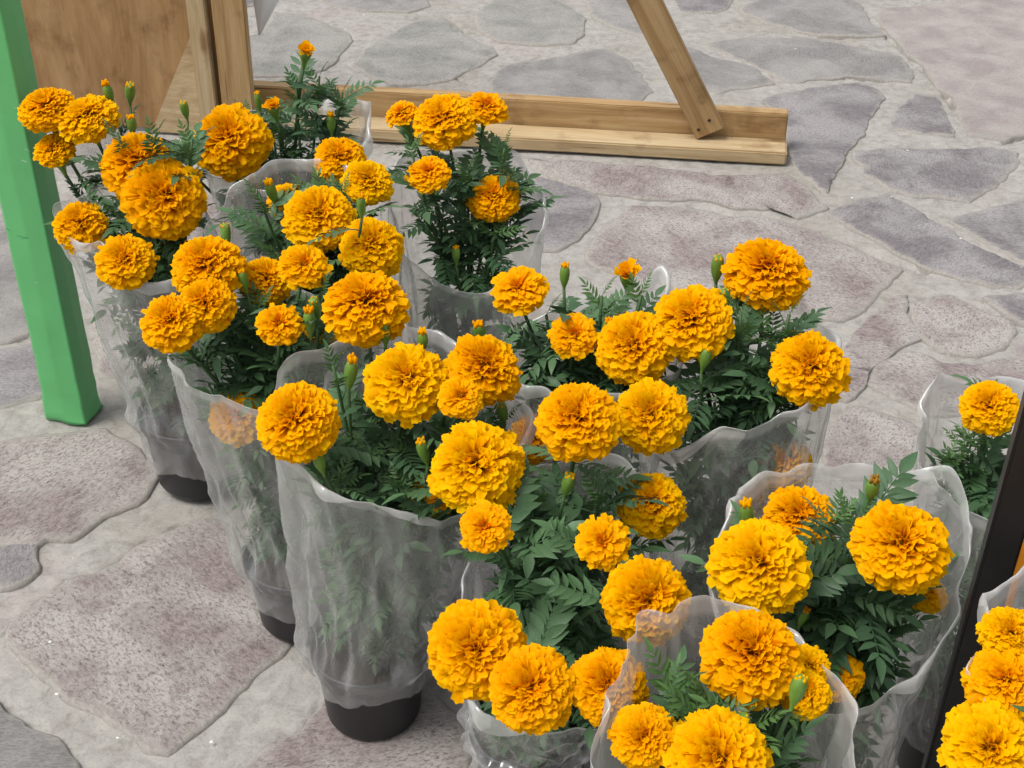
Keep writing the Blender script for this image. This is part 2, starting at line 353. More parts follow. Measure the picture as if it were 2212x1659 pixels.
def noise_poly(poly, seed, step=.012, amp=.010, grow=0.0):
    out = []
    n = len(poly)
    for i in range(n):
        # Catmull-Rom rounding of the traced outline
        p0, p1, p2, p3 = poly[i-1], poly[i], poly[(i+1) % n], poly[(i+2) % n]
        k = max(2, int((p2-p1).length/step))
        for j in range(k):
            t = j/k
            q = .5*((2*p1) + (p2-p0)*t + (2*p0-5*p1+4*p2-p3)*t*t + (3*p1-p0-3*p2+p3)*t**3)
            q = q*.2 + (p1*(1-t) + p2*t)*.8
            d = mnoise.noise_vector(Vector((q.x*22, q.y*22, seed*3.1)))*amp + mnoise.noise_vector(Vector((q.x*75, q.y*75, seed)))*amp*.45
            out.append(Vector((q.x+d.x, q.y+d.y, 0)))
    c = sum(out, Vector())/len(out)
    return [p + (p-c).normalized()*grow for p in out]
def stone_mesh(outline, top, seed):
    c = sum(outline, Vector())/len(outline)
    rot = random.Random(seed).uniform(0, 6.28)
    rm = Matrix.Rotation(-rot, 4, 'Z')
    n = len(outline)
    V, F = [], []
    area = sum(outline[i].x*outline[(i+1) % n].y - outline[(i+1) % n].x*outline[i].y for i in range(n))
    ol = outline if area > 0 else outline[::-1]
    sz_ = min(max(p.x for p in ol)-min(p.x for p in ol), max(p.y for p in ol)-min(p.y for p in ol))
    mr_ = sum((p-c).length for p in ol)/n
    def ring(inset, z):
        s = len(V)
        for i in range(n):
            sw = 0 if inset < .02 else 2
            t = (ol[(i+2) % n] - ol[i-2]).normalized(); nn = Vector((-t.y, t.x, 0))
            p = (sum((ol[(i+q) % n] for q in range(-sw, sw+1)), Vector())/(2*sw+1) - c)*(1 - inset/mr_) if inset > 0 else ol[i] + nn*inset - c
            V.append(rm @ Vector((p.x, p.y, z + (mnoise.noise(Vector((p.x*40, p.y*40, seed)))*.0012 if inset > 0 else 0))))
        return s
    r0 = ring(-.006, -.035); r1 = ring(0, top-.006); r2 = ring(.003, top-.0012); r3 = ring(min(.009, sz_*.05), top); r4 = ring(min(.040, sz_*.16), top+.0006)
    for a, b in ((r0, r1), (r1, r2), (r2, r3), (r3, r4)):
        for i in range(n): F.append((a+i, a+(i+1) % n, b+(i+1) % n, b+i))
    F.append(tuple(r4+i for i in range(n)))
    bm = bmesh.new()
    vs_ = [bm.verts.new(v) for v in V]
    for f in F:
        try: bm.faces.new([vs_[i] for i in f])
        except ValueError: pass
    bmesh.ops.triangulate(bm, faces=[f for f in bm.faces if len(f.verts) > 4])
    m = bpy.data.meshes.new('stone'); bm.to_mesh(m); bm.free()
    ea = m.attributes.new('edge', 'FLOAT', 'POINT'); ea.data.foreach_set('value', [1.0]*(3*n) + [.6]*n + [0.0]*n)
    m.polygons.foreach_set('use_smooth', [True]*len(m.polygons))
    return m, c, rot

# mortar bed: one big sheet, finely modelled where it is near, with open cracks along some joints
CRACKS = [px((600,26),(660,38),(735,62)), px((905,36),(950,30),(977,43),(1000,70),(1030,91),(1064,99),(1068,119)),
 px((1090,142),(1120,134),(1170,124),(1220,122),(1257,113),(1320,103),(1370,110)),
 px((1875,52),(1915,79),(1942,100),(1975,133),(2008,167),(2042,197),(2060,232)),
 px((1495,444),(1542,450),(1585,466),(1625,464),(1662,468),(1692,480),(1742,494),(1792,507),(1842,525),(1925,562),(2000,585)),
 px((1992,652),(2025,643),(2055,638),(2085,652),(2108,660),(2158,680),(2212,698)),
 z7((45,775),(150,680),(250,580),(400,480),(520,410),(680,385),(760,345),(850,262),(960,195),(1080,150),(1150,95)),
 z7((0,1250),(100,1300),(170,1370),(230,1450),(330,1490),(420,1550)), z7((1590,1650),(1700,1560),(1800,1490),(1950,1410),(2030,1340),(2080,1250)),
 px((1808,689),(1838,684)), px((1842,883),(1858,877),(1892,890),(1918,900),(1942,907),(1990,932)),
 px((967,165),(990,170),(1020,180)), px((837,184),(897,186)), px((1060,172),(1092,152)), px((2168,306),(2212,295)),
 px((1745,79),(1800,80),(1860,82)), px((1782,172),(1845,166),(1905,175)), px((0,735),(60,730)), px((690,300),(760,305))]
def vnoise(x, y, seed):
    rs = np.random.RandomState(seed); T = rs.rand(256, 256)
    xi = np.floor(x).astype(int); yi = np.floor(y).astype(int); fx = x-xi; fy = y-yi
    fx = fx*fx*(3-2*fx); fy = fy*fy*(3-2*fy)
    g = lambda a, b: T[a % 256, b % 256]
    return (g(xi, yi)*(1-fx)*(1-fy) + g(xi+1, yi)*fx*(1-fy) + g(xi, yi+1)*(1-fx)*fy + g(xi+1, yi+1)*fx*fy) - .5
def axis(lo, hi, step, far):
    a = list(np.arange(lo, hi+1e-6, step)); s = step
    x = hi
    while x < far: s *= 1.35; x += s; a.append(x)
    x = lo; s = step; b = []
    while x > -far: s *= 1.35; x -= s; b.append(x)
    return np.array(b[::-1] + a)
gx = axis(-1.35, 1.75, .0075, 30); gy = axis(.85, 5.4, .0085, 40)
X, Y = np.meshgrid(gx, gy)
Z = -.0016 + vnoise(X*9, Y*9, 1)*.0032 + vnoise(X*45, Y*45, 2)*.0022 + vnoise(X*3, Y*3, 3)*.004
for ci, c in enumerate(CRACKS):
    for a, b in zip(c[:-1], c[1:]):
        k0 = (min(a.x, b.x)-.04, max(a.x, b.x)+.04, min(a.y, b.y)-.04, max(a.y, b.y)+.04)
        ix = np.where((gx > k0[0]) & (gx < k0[1]))[0]; iy = np.where((gy > k0[2]) & (gy < k0[3]))[0]
        if len(ix) == 0 or len(iy) == 0: continue
        sx, sy = slice(ix[0], ix[-1]+1), slice(iy[0], iy[-1]+1)
        xx = X[sy, sx] + vnoise(X[sy, sx]*40, Y[sy, sx]*40, 11)*.014; yy = Y[sy, sx] + vnoise(X[sy, sx]*40, Y[sy, sx]*40, 12)*.014
        d = np.array([b.x-a.x, b.y-a.y]); L2 = d@d
        t = np.clip(((xx-a.x)*d[0] + (yy-a.y)*d[1])/L2, 0, 1)
        dist = np.hypot(xx-a.x-t*d[0], yy-a.y-t*d[1])
        wd = .006*(1 + vnoise(xx*12, yy*12, 20+ci)*1.2)
        Z[sy, sx] = np.minimum(Z[sy, sx], Z[sy, sx]*0 + -.003 - .016*np.clip(1-dist/np.maximum(wd, .002)/1.4, 0, 1))
nx_, ny_ = len(gx), len(gy)
co = np.stack([X, Y, Z], -1).reshape(-1, 3).astype(np.float32)
idx = np.arange(nx_*ny_).reshape(ny_, nx_)
quads = np.stack([idx[:-1, :-1], idx[:-1, 1:], idx[1:, 1:], idx[1:, :-1]], -1).reshape(-1, 4)
pm = bpy.data.meshes.new('pavement')
pm.vertices.add(len(co)); pm.vertices.foreach_set('co', co.ravel())
pm.loops.add(quads.size); pm.loops.foreach_set('vertex_index', quads.ravel().astype(np.int32))
pm.polygons.add(len(quads)); pm.polygons.foreach_set('loop_start', np.arange(0, quads.size, 4, dtype=np.int32)); pm.polygons.foreach_set('loop_total', np.full(len(quads), 4, dtype=np.int32))
pm.polygons.foreach_set('use_smooth', np.ones(len(quads), dtype=bool)); pm.update(); pm.validate()
pave = link('pavement', pm, MORTAR); pave['kind'] = 'structure'

placed = []
def add_stone(outline, m, seed, top):
    me, c, rot = stone_mesh(outline, top, seed)
    o = link('stone', me, m, pave, (c.x, c.y, 0)); o.rotation_euler.z = rot
    placed.append(outline)
for i, (m, poly) in enumerate(STONES):
    add_stone(noise_poly(poly, i, grow=.010), m, i, .0034 + (i % 4)*.0006)
# further stones under the pots and past the edges of the view, none overlapping
def inside(p, poly):
    r = False; j = len(poly)-1
    for i in range(len(poly)):
        a, b = poly[i], poly[j]
        if (a.y > p.y) != (b.y > p.y) and p.x < (b.x-a.x)*(p.y-a.y)/(b.y-a.y) + a.x: r = not r
        j = i
    return r
boxes = []
def bbox(o): return (min(p.x for p in o), max(p.x for p in o), min(p.y for p in o), max(p.y for p in o))
boxes = [bbox(o) for o in placed]
rs = random.Random(5); extra = 0
for tries in range(1500):
    if extra >= 90: break
    cx_, cy_ = rs.uniform(-1.9, 2.3), rs.uniform(.3, 6.0)
    g = on_ground(1106, 400).y
    rr = rs.uniform(.10, .26) if tries < 700 else rs.uniform(.06, .13)
    k = rs.randint(6, 9); ph = rs.uniform(0, 6.28); el = rs.uniform(.55, .9); th = rs.uniform(0, 3.14)
    poly = []
    for j in range(k):
        a = ph + 6.283*(j + rs.uniform(-.3, .3))/k; q = rr*rs.uniform(.8, 1.1)
        x, y = q*math.cos(a), q*el*math.sin(a)
        poly.append(Vector((cx_ + x*math.cos(th)-y*math.sin(th), cy_ + x*math.sin(th)+y*math.cos(th), 0)))
    grow = [Vector((cx_, cy_, 0)) + (p-Vector((cx_, cy_, 0)))*1.0 + (p-Vector((cx_, cy_, 0))).normalized()*.022 for p in poly]
    gb = bbox(grow); bad = False
    for o, b in zip(placed, boxes):
        if gb[1] < b[0] or gb[0] > b[1] or gb[3] < b[2] or gb[2] > b[3]: continue
        if any(inside(p, grow) for p in o[::3]) or any(inside((grow[i-1]*(1-t)+grow[i]*t), o) for i in range(len(grow)) for t in (0, .33, .66)) or inside(grow[0], o):
            bad = True; break
    if bad: continue
    # keep the traced, visible paving as it is
    vis = Vector((cx_, cy_, 0)) - Vector((0, 0, CAM_H)); dz = vis.y*CP - vis.z*SP
    sx_ = 1106 + FPX*vis.x/dz; sy_ = 829.5 - FPX*(vis.y*SP + vis.z*CP)/dz
    if -60 < sx_ < 2270 and -20 < sy_ < 1700 and not (350 < sx_ < 1850 and 640 < sy_ < 1700) and not (100 < sx_ < 560 and sy_ < 600): continue
    out = noise_poly(poly, 100+tries); add_stone(out, rs.choice([S_PINK, S_PURP, S_GREY, S_PINK]), 100+tries, .0034 + rs.random()*.002)
    boxes.append(bbox(out)); extra += 1

# ================================================================== TIMBER PANEL WITH FOOT AND BRACE
fa = on_ground(804, 310); fb = on_ground(1697, 362)         # front bottom edge of the foot plank
fdir = (fb-fa).normalized(); fn = Vector((-fdir.y, fdir.x, 0))  # fn points away from the camera
ang = math.atan2(fdir.y, fdir.x)
fl = fb - fdir*(((fb - on_ground(560, 296)).length) + .10)
stand = empty('panel_stand', (fl+fb)/2 + fn*.06)
tag(stand, 'plywood panel on pine timber frame with long floor plank and slanting brace', 'wooden stand')
def place(o, p, along=ang, rx=0, ry=0):
    o.location = p - stand.location; o.rotation_euler = Euler((rx, ry, along), 'XYZ')
Lf = (fb-fl).length; mid = (fl+fb)/2
GZ = .006
o = board('foot_plank', Lf, .092, .034, W_PALE, stand, .004, 1); place(o, mid + fn*.046 + Vector((0, 0, .017+GZ)))
o = board('rail', Lf-.004, .042, .104, W_PINE, stand, .003, 2); place(o, mid + fn*(.092+.0225) + Vector((0, 0, .052+GZ)))
# slanting brace nailed to the front of the rail
bb = fb - fdir*.185 + fn*.073
yb = bb.y
b0 = at_y(1537, 318, yb); b0.z = .04 + GZ
b1 = at_y(1388, -10, yb-.02); d = (b1-b0); L = d.length + .55; d.normalize()
br = board('brace', L, .034, .078, W_PINE, stand, .003, 3, 14)
xax = d; yax = (fn - d*fn.dot(d)).normalized(); zax = xax.cross(yax)
mw = Matrix((xax, yax, zax)).transposed().to_4x4()
br.rotation_euler = mw.to_euler(); br.location = b0 + d*(L/2+.016) - stand.location
for t, s in ((.035, -.014), (.022, .022)):
    nv, nf = lathe([(.0001, .0015), (.003, .0015), (.0042, 0), (.0042, -.004)], 10)
    q = link('nail', mesh_of('nail', nv, nf, True), M_NAIL, stand)
    q.location = b0 + d*(t+.02) + zax*s - yax*.0185 - stand.location; q.rotation_euler = (-yax).to_track_quat('Z', 'Y').to_euler()
# uprights and plywood
def upright(px0, W, D, mat_, off, h, seed, lean=0.0):
    g = at_line(px0)
    u = board('upright', h, D, W, mat_, stand, .003, seed, 12)
    m3 = Matrix((Vector((lean, 0, 1)).normalized(), fn, -fdir)).transposed()
    u.rotation_euler = m3.to_euler(); u.location = g + fn*off + Vector((lean*h/2, 0, h/2+.004+GZ)) - stand.location
    return u
def at_line(pxx):
    """point of the foot's front line seen at picture column pxx"""
    d0 = ray(pxx, 300); a = fa; k = (a.y*d0.x - a.x*d0.y)/(fdir.x*d0.y - fdir.y*d0.x)
    p = a + fdir*k; return Vector((p.x, p.y, 0))
uo = upright(531, .083, .045, W_PINE, -.028, 1.15, 5, .015)
ui = upright(470, .048, .036, W_PALE, -.035, 1.15, 6, .004)
gl_, gr_ = at_line(15), at_line(448)
PW = (gr_-gl_).length + .06
ply = board('plywood_sheet', 1.1, .012, PW, W_PLY, stand, .001, 8)
m3 = Matrix((Vector((0, 0, 1)), fn, -fdir)).transposed(); ply.rotation_euler = m3.to_euler()
ply.location = (gl_+gr_)/2 + fdir*.03 + fn*.002 + Vector((0, 0, .55+GZ+.004)) - stand.location
# triangular gusset at the foot of the uprights
g0 = at_line(478) - fdir*.03 ; th_ = .012
tri = [g0, g0 - fdir*.16, g0 + Vector((0, 0, .30))]
V = [p - fn*(.008+th_) for p in tri] + [p - fn*.008 for p in tri]
V = [v + Vector((0, 0, .006)) - stand.location for v in V]
link('gusset', mesh_of('gusset', V, [(0, 2, 1), (3, 4, 5), (0, 1, 4, 3), (1, 2, 5, 4), (2, 0, 3, 5)], False), W_PALE, stand)

# white sheet hanging behind the frame
wc = at_y(560, 75, fa.y + .10); V, F = [], []
top_l, top_r = at_y(535, -70, fa.y+.10), at_y(640, -70, fa.y+.06)
for i in range(9):
    for j in range(7):
        t, s = i/8, j/6
        p = (top_l*(1-s) + top_r*s)*(1-t) + (wc + Vector((.004*s, 0, 0)))*t
        p = p + fn*(math.sin(s*9 + t*2)*.008*(1-t))
        V.append(p - wc)
for i in range(8):
    for j in range(6): F.append((i*7+j, i*7+j+1, i*7+j+8, i*7+j+7))
wm = mesh_of('white_sheet', V, F); ws = link('white_sheet', wm, M_WHITE, None, wc)
md = ws.modifiers.new('t', 'SOLIDIFY'); md.thickness = .003
tag(ws, 'white cloth corner hanging behind the pine upright', 'cloth')

# ================================================================== GREEN CLOTH-WRAPPED POST
gp = on_ground(152, 915); gw, gd = .078, .060
V, F = [], []
rows = 40
H = 1.15
prof = [(-gw/2, 0), (0, -.003), (gw/2, 0), (gw/2+.002, gd*.5), (gw/2, gd), (0, gd+.003), (-gw/2, gd), (-gw/2-.002, gd*.5)]
fine = []
for i in range(len(prof)):
    a, b = Vector(prof[i]), Vector(prof[(i+1) % len(prof)])
    for t in (0, .12, .5, .88): fine.append(a*(1-t) + b*t)
nf_ = len(fine)
for i in range(rows+1):
    z = H*(i/rows)**1.25
    low = math.exp(-z/.10)
    for j, p in enumerate(fine):
        q = Vector((p.x, p.y-gd/2, 0)); n = mnoise.noise_vector(Vector((p.x*22, p.y*22, z*11)))
        cr = mnoise.noise(Vector((p.x*35, p.y*35, z*60)))
        q = q*(1 + .05*low) + q.normalized()*(n.x*.0016 + cr*.005*low + math.sin(z*95 + p.x*30)*.0022*low)
        V.append(Vector((q.x, q.y, z + (.006*n.z if i else .003 + .003*abs(n.z)))))
for i in range(rows):
    for j in range(nf_): F.append((i*nf_+j, i*nf_+(j+1) % nf_, (i+1)*nf_+(j+1) % nf_, (i+1)*nf_+j))
F.append(tuple(range(nf_-1, -1, -1))); F.append(tuple(rows*nf_+j for j in range(nf_)))
gpost = link('cloth_wrapped_post', mesh_of('cloth_wrapped_post', V, F), M_GREEN, None, (gp.x, gp.y+gd/2, 0)); gpost.rotation_euler.z = R(-13)
tag(gpost, 'square post wrapped tightly in bright green cloth', 'post')

# ================================================================== BLACK POST
q = at_y(2080, 1290, 1.12)
bp = empty('black_post', (q.x+.012, 1.12, 0.002)); tag(bp, 'slim black painted square post with painted orange reflection of the marigolds along one edge', 'post')
o = board('tube', 1.25, .03, .034, M_BLACK, bp, .003, 21); o.rotation_euler = (0, R(-90), 0); o.location = (0, 0, .625)
o = board('reflection_strip', 1.25, .026, .008, M_BLOOM_REFL, bp, .001, 22); o.rotation_euler = (0, R(-90), 0); o.location = (.0215, -.001, .625)  # reflection of the marigolds in the gloss, painted as an orange strip
bp.rotation_euler = (0, R(1.4), R(-16))

# ================================================================== PLANT PIECES (shared meshes)
def make_head(seed, npet, flat, big=1.0, center=.0, theta_max=2.02, rag=.10):
    """ruffled pompon of radius 1: fan-shaped petals set in a spiral, tips curling outwards"""
    rnd = random.Random(seed); V, F, UV = [], [], []
    nt_, ns_ = 5, 5
    lump = [(rnd.uniform(0, 6.28), rnd.uniform(.5, 1.6), rnd.uniform(.03, .07)) for _ in range(4)]
    for i in range(npet):
        k = (i+.5)/npet
        th = math.acos(1 - k*(1-math.cos(theta_max))) + rnd.uniform(-.05, .05); th = max(.03, th)
        ph = i*2.39996 + rnd.uniform(-.22, .22)
        up = Vector((0, 0, 1))
        d = Vector((math.sin(th)*math.cos(ph), math.sin(th)*math.sin(ph), math.cos(th)))
        hz = Vector((math.cos(ph), math.sin(ph), 0))
        side = Vector((-math.sin(ph), math.cos(ph), 0))
        twist = rnd.uniform(-.55, .55)
        nrm = side.cross(d)*-1                               # roughly towards the pole
        if nrm.z < 0: nrm = -nrm
        # petals near the crown turn any way they like
        tw = twist + rnd.uniform(-1.4, 1.4)*max(0, 1-th/.9)
        rot = Matrix.Rotation(tw, 3, d); side = rot @ side; nrm = rot @ nrm
        ln = 1 + rnd.uniform(-rag, rag*.7) + sum(a*math.cos(m_*ph + q)*math.sin(th) for q, m_, a in lump)
        if center and th < center: ln *= .80 + .2*(th/center)**2
        wid = big*(.115 + .075*min(1, th/1.3))*rnd.uniform(.8, 1.25)
        curl = (.07 + .22*min(1, th/1.2))*rnd.uniform(.6, 1.35)
        cup = rnd.uniform(-.06, .16)*(1.6 if th < .7 else 1)
        fr, pz, am = rnd.uniform(3.0, 5.2), rnd.uniform(0, 6.28), rnd.uniform(.018, .045)
        tint = rnd.random(); base = len(V)
        t0 = .45
        for a in range(nt_):
            t = a/(nt_-1); r_ = t0 + (1-t0)*t
            ww = wid*(.22 + .78*t**.8) * (1 if t < .9 else .93)
            for b in range(ns_):
                s = -1 + 2*b/(ns_-1)
                notch = .035*math.sin(fr*1.7*s+pz)*(t > .85)
                p = d*((r_ + notch - .05*t*s*s)*ln) + side*(s*ww)
                p += nrm*(-curl*t**2.6 + cup*s*s*t + am*math.sin(fr*s*1.5 + pz)*t*t)
                p += hz*(curl*.15*t**3)
                V.append(Vector((p.x, p.y, p.z*flat))); UV.append(((t*.90 + .02 + rnd.uniform(0, .08))*(.34 if center > .4 and th < .3 else 1), tint))
        for a in range(nt_-1):
            for b in range(ns_-1):
                F.append((base+a*ns_+b, base+a*ns_+b+1, base+(a+1)*ns_+b+1, base+(a+1)*ns_+b))
    # core that closes the heart of the flower
    cv, cf = lathe([(.001, -.34*flat), (.34, -.25*flat), (.50, 0), (.44, .3*flat), (.22, .46*flat), (.001, .5*flat)], 12)
    base = len(V); V += cv; UV += [(.0, .5)]*len(cv); F += [tuple(i+base for i in f) for f in cf]
    m = mesh_of('flower_head', V, F, True, M_PETAL)
    uvl = m.uv_layers.new(name='UVMap'); li = np.empty(len(m.loops), dtype=np.int32); m.loops.foreach_get('vertex_index', li)
    uvl.data.foreach_set('uv', np.array(UV, dtype=np.float32)[li].ravel()); return m
FULL = [make_head(s, 560 + 25*(s % 3), .83 + .03*(s % 3), .84, .22, 2.02, .06) for s in range(8)]
MID = [make_head(40+s, 210, .66, 1.0, .5, 1.75, .11) for s in range(4)]
def make_small(seed):
    """half-open bloom: ring of short upright petals"""
    rnd = random.Random(seed); V, F, UV = [], [], []
    for ring_, (n, th0, L) in enumerate(((9, 1.25, 1.0), (8, .85, .85), (7, .45, .8))):
        for i in range(n):
            ph = 6.283*(i+rnd.uniform(-.25, .25))/n + ring_*.4; th = th0 + rnd.uniform(-.18, .18); l = L*rnd.uniform(.8, 1.1)
            d = Vector((math.sin(th)*math.cos(ph), math.sin(th)*math.sin(ph), math.cos(th))); side = Vector((-math.sin(ph), math.cos(ph), 0)); nrm = d.cross(side)
            base = len(V); tint = rnd.random()
            for a in range(5):
                t = a/4; ww = (.10 + .24*t)*rnd.uniform(.9, 1.1)
                for b in range(4):
                    s = -1 + 2*b/3
                    p = d*(t*l) + side*s*ww + nrm*(.25*t*t*(1 if ring_ == 0 else .3) + .08*math.sin(5*s+ph*3)*t)
                    V.append(p + Vector((0, 0, .1))); UV.append((.35+.6*t, tint))
            for a in range(4):
                for b in range(3): F.append((base+a*4+b, base+a*4+b+1, base+a*4+b+5, base+a*4+b+4))
    m = mesh_of('flower_head', V, F, True, M_PETAL); uvl = m.uv_layers.new(name='UVMap')
    li = np.empty(len(m.loops), dtype=np.int32); m.loops.foreach_get('vertex_index', li); uvl.data.foreach_set('uv', np.array(UV, dtype=np.float32)[li].ravel())
    return m
SMALL = [make_small(60+s) for s in range(3)]
# calyx: ribbed vase, unit = metres, mouth at z=0
cv, cf = lathe([(.0024, -.042), (.003, -.034), (.0052, -.024), (.0085, -.014), (.0105, -.006), (.0108, 0), (.006, .003)], 20, lambda a, i: .07*math.cos(8*a))
CALYX = mesh_of('calyx', cv, cf, True, M_CALYX)
bv, bf = lathe([(.0022, -.040), (.003, -.032), (.0058, -.024), (.0092, -.014), (.0105, -.004), (.0100, .006), (.0078, .013), (.0055, .0155), (.0005, .0150)], 20, lambda a, i: .06*math.cos(8*a)*(1 if i < 6 else .4))
BUD = mesh_of('bud', bv, bf, True, M_CALYX)
tv, tf = [], []
rt = random.Random(3)
for i in range(11):
    a = 6.283*i/11; r_ = .0052 if i % 2 else .0028
    p = Vector((r_*math.cos(a), r_*math.sin(a), .011)); q = p + Vector((math.cos(a)*.0012, math.sin(a)*.0012, rt.uniform(.006, .011)))
    v, f = tube([p, (p+q)/2 + Vector((0, 0, .001)), q], [.0022, .0026, .0012], 5); tv, tf = merge([(tv, tf), (v, f)])
TIP = mesh_of('petal_tip', tv, tf, True, M_PETAL)
uvl = TIP.uv_layers.new(name='UVMap'); uvl.data.foreach_set('uv', [.8, .5]*len(TIP.loops))

TIP_DRY = TIP.copy(); TIP_DRY.materials.clear(); TIP_DRY.materials.append(plain('withered_petal', (.30, .16, .02), .8, .1, var=.4))

def leaflet(base, dirv, nrm, L, W, rnd):
    side = dirv.cross(nrm).normalized()
    prof = [(0, .06), (.16, .66), (.36, 1.0), (.60, .78), (.83, .38), (1, .0)]
    V, F = [], []
    for t, w_ in prof:
        c = base + dirv*(L*t) - nrm*(L*.20*t*t)
        ser = 1 + rnd.uniform(-.10, .10)
        V += [c - side*W*w_*ser + nrm*W*.28*w_, c, c + side*W*w_*ser + nrm*W*.28*w_]
    for i in range(len(prof)-1):
        a = i*3
        F += [(a, a+1, a+4, a+3), (a+1, a+2, a+5, a+4)]
    return V, F
def make_leaf(seed, pairs=5, droop=.35, narrow=1.0):
    """pinnate leaf of length 1 along +X: midrib, paired leaflets and one at the tip"""
    rnd = random.Random(seed); parts = []
    def mid(t): return Vector((t*.78, 0, -droop*.5*t*t))
    pts = [mid(i/6) for i in range(7)]
    parts.append(tube(pts, [.012*(1-.6*i/6) for i in range(7)], 4, False))
    for k in range(pairs):
        t = .24 + .70*k/(pairs-1); p = mid(t); sz = (.62 + .38*math.sin(math.pi*min(1, (k+1.0)/pairs)))
        tg = (mid(min(1, t+.05))-mid(t-.05)).normalized()
        for s in (-1, 1):
            a = R(rnd.uniform(44, 62)); lat = Vector((0, s, 0))
            dv = (tg*math.cos(a) + lat*math.sin(a) + Vector((0, 0, rnd.uniform(-.05, .22)))).normalized()
            nr = (Vector((0, 0, 1)) - dv*dv.z + lat*rnd.uniform(-.2, .2)).normalized()
            parts.append(leaflet(p, dv, nr, .34*sz*rnd.uniform(.85, 1.12), .056*narrow*sz*rnd.uniform(.9, 1.15), rnd))
    tg = (mid(1)-mid(.9)).normalized()
    parts.append(leaflet(mid(1), tg, Vector((tg.z*-1, 0, 1)).normalized(), .34, .06*narrow, rnd))
    v, f = merge(parts); return v, f
LEAVES = []
for s in range(8):
    v, f = make_leaf(200+s, 5 + s % 3, .25 + .12*(s % 4), 1.0 + .12*(s % 3)); LEAVES.append(mesh_of('leaf', v, f, True, M_LEAF))
YOUNG = []
for s in range(3):
    v, f = make_leaf(300+s, 5, .2, .85); YOUNG.append(mesh_of('leaf', v, f, True, M_YOUNG))
# pot, 15 cm across the rim
PR, PB, PH = .082, .068, .128
pv, pf = lathe([(.001, .0), (PB-.010, .0), (PB-.003, .0035), (PB, .010), (PR-.006, PH-.020), (PR-.005, PH-.018), (PR, PH-.016), (PR+.001, PH-.003), (PR-.001, PH), (PR-.004, PH-.001), (PR-.006, PH-.025), (PR-.010, PH-.055)], 40)
POT = mesh_of('pot', pv, pf, True, M_POT)
sv, sf = lathe([(.001, .004), (.02, .002), (.045, .004), (PR-.0075, -.001)], 28)
sv = [v + Vector((0, 0, mnoise.noise(v*60)*.004)) for v in sv]
SOIL = mesh_of('soil', sv, sf, True, M_SOIL)

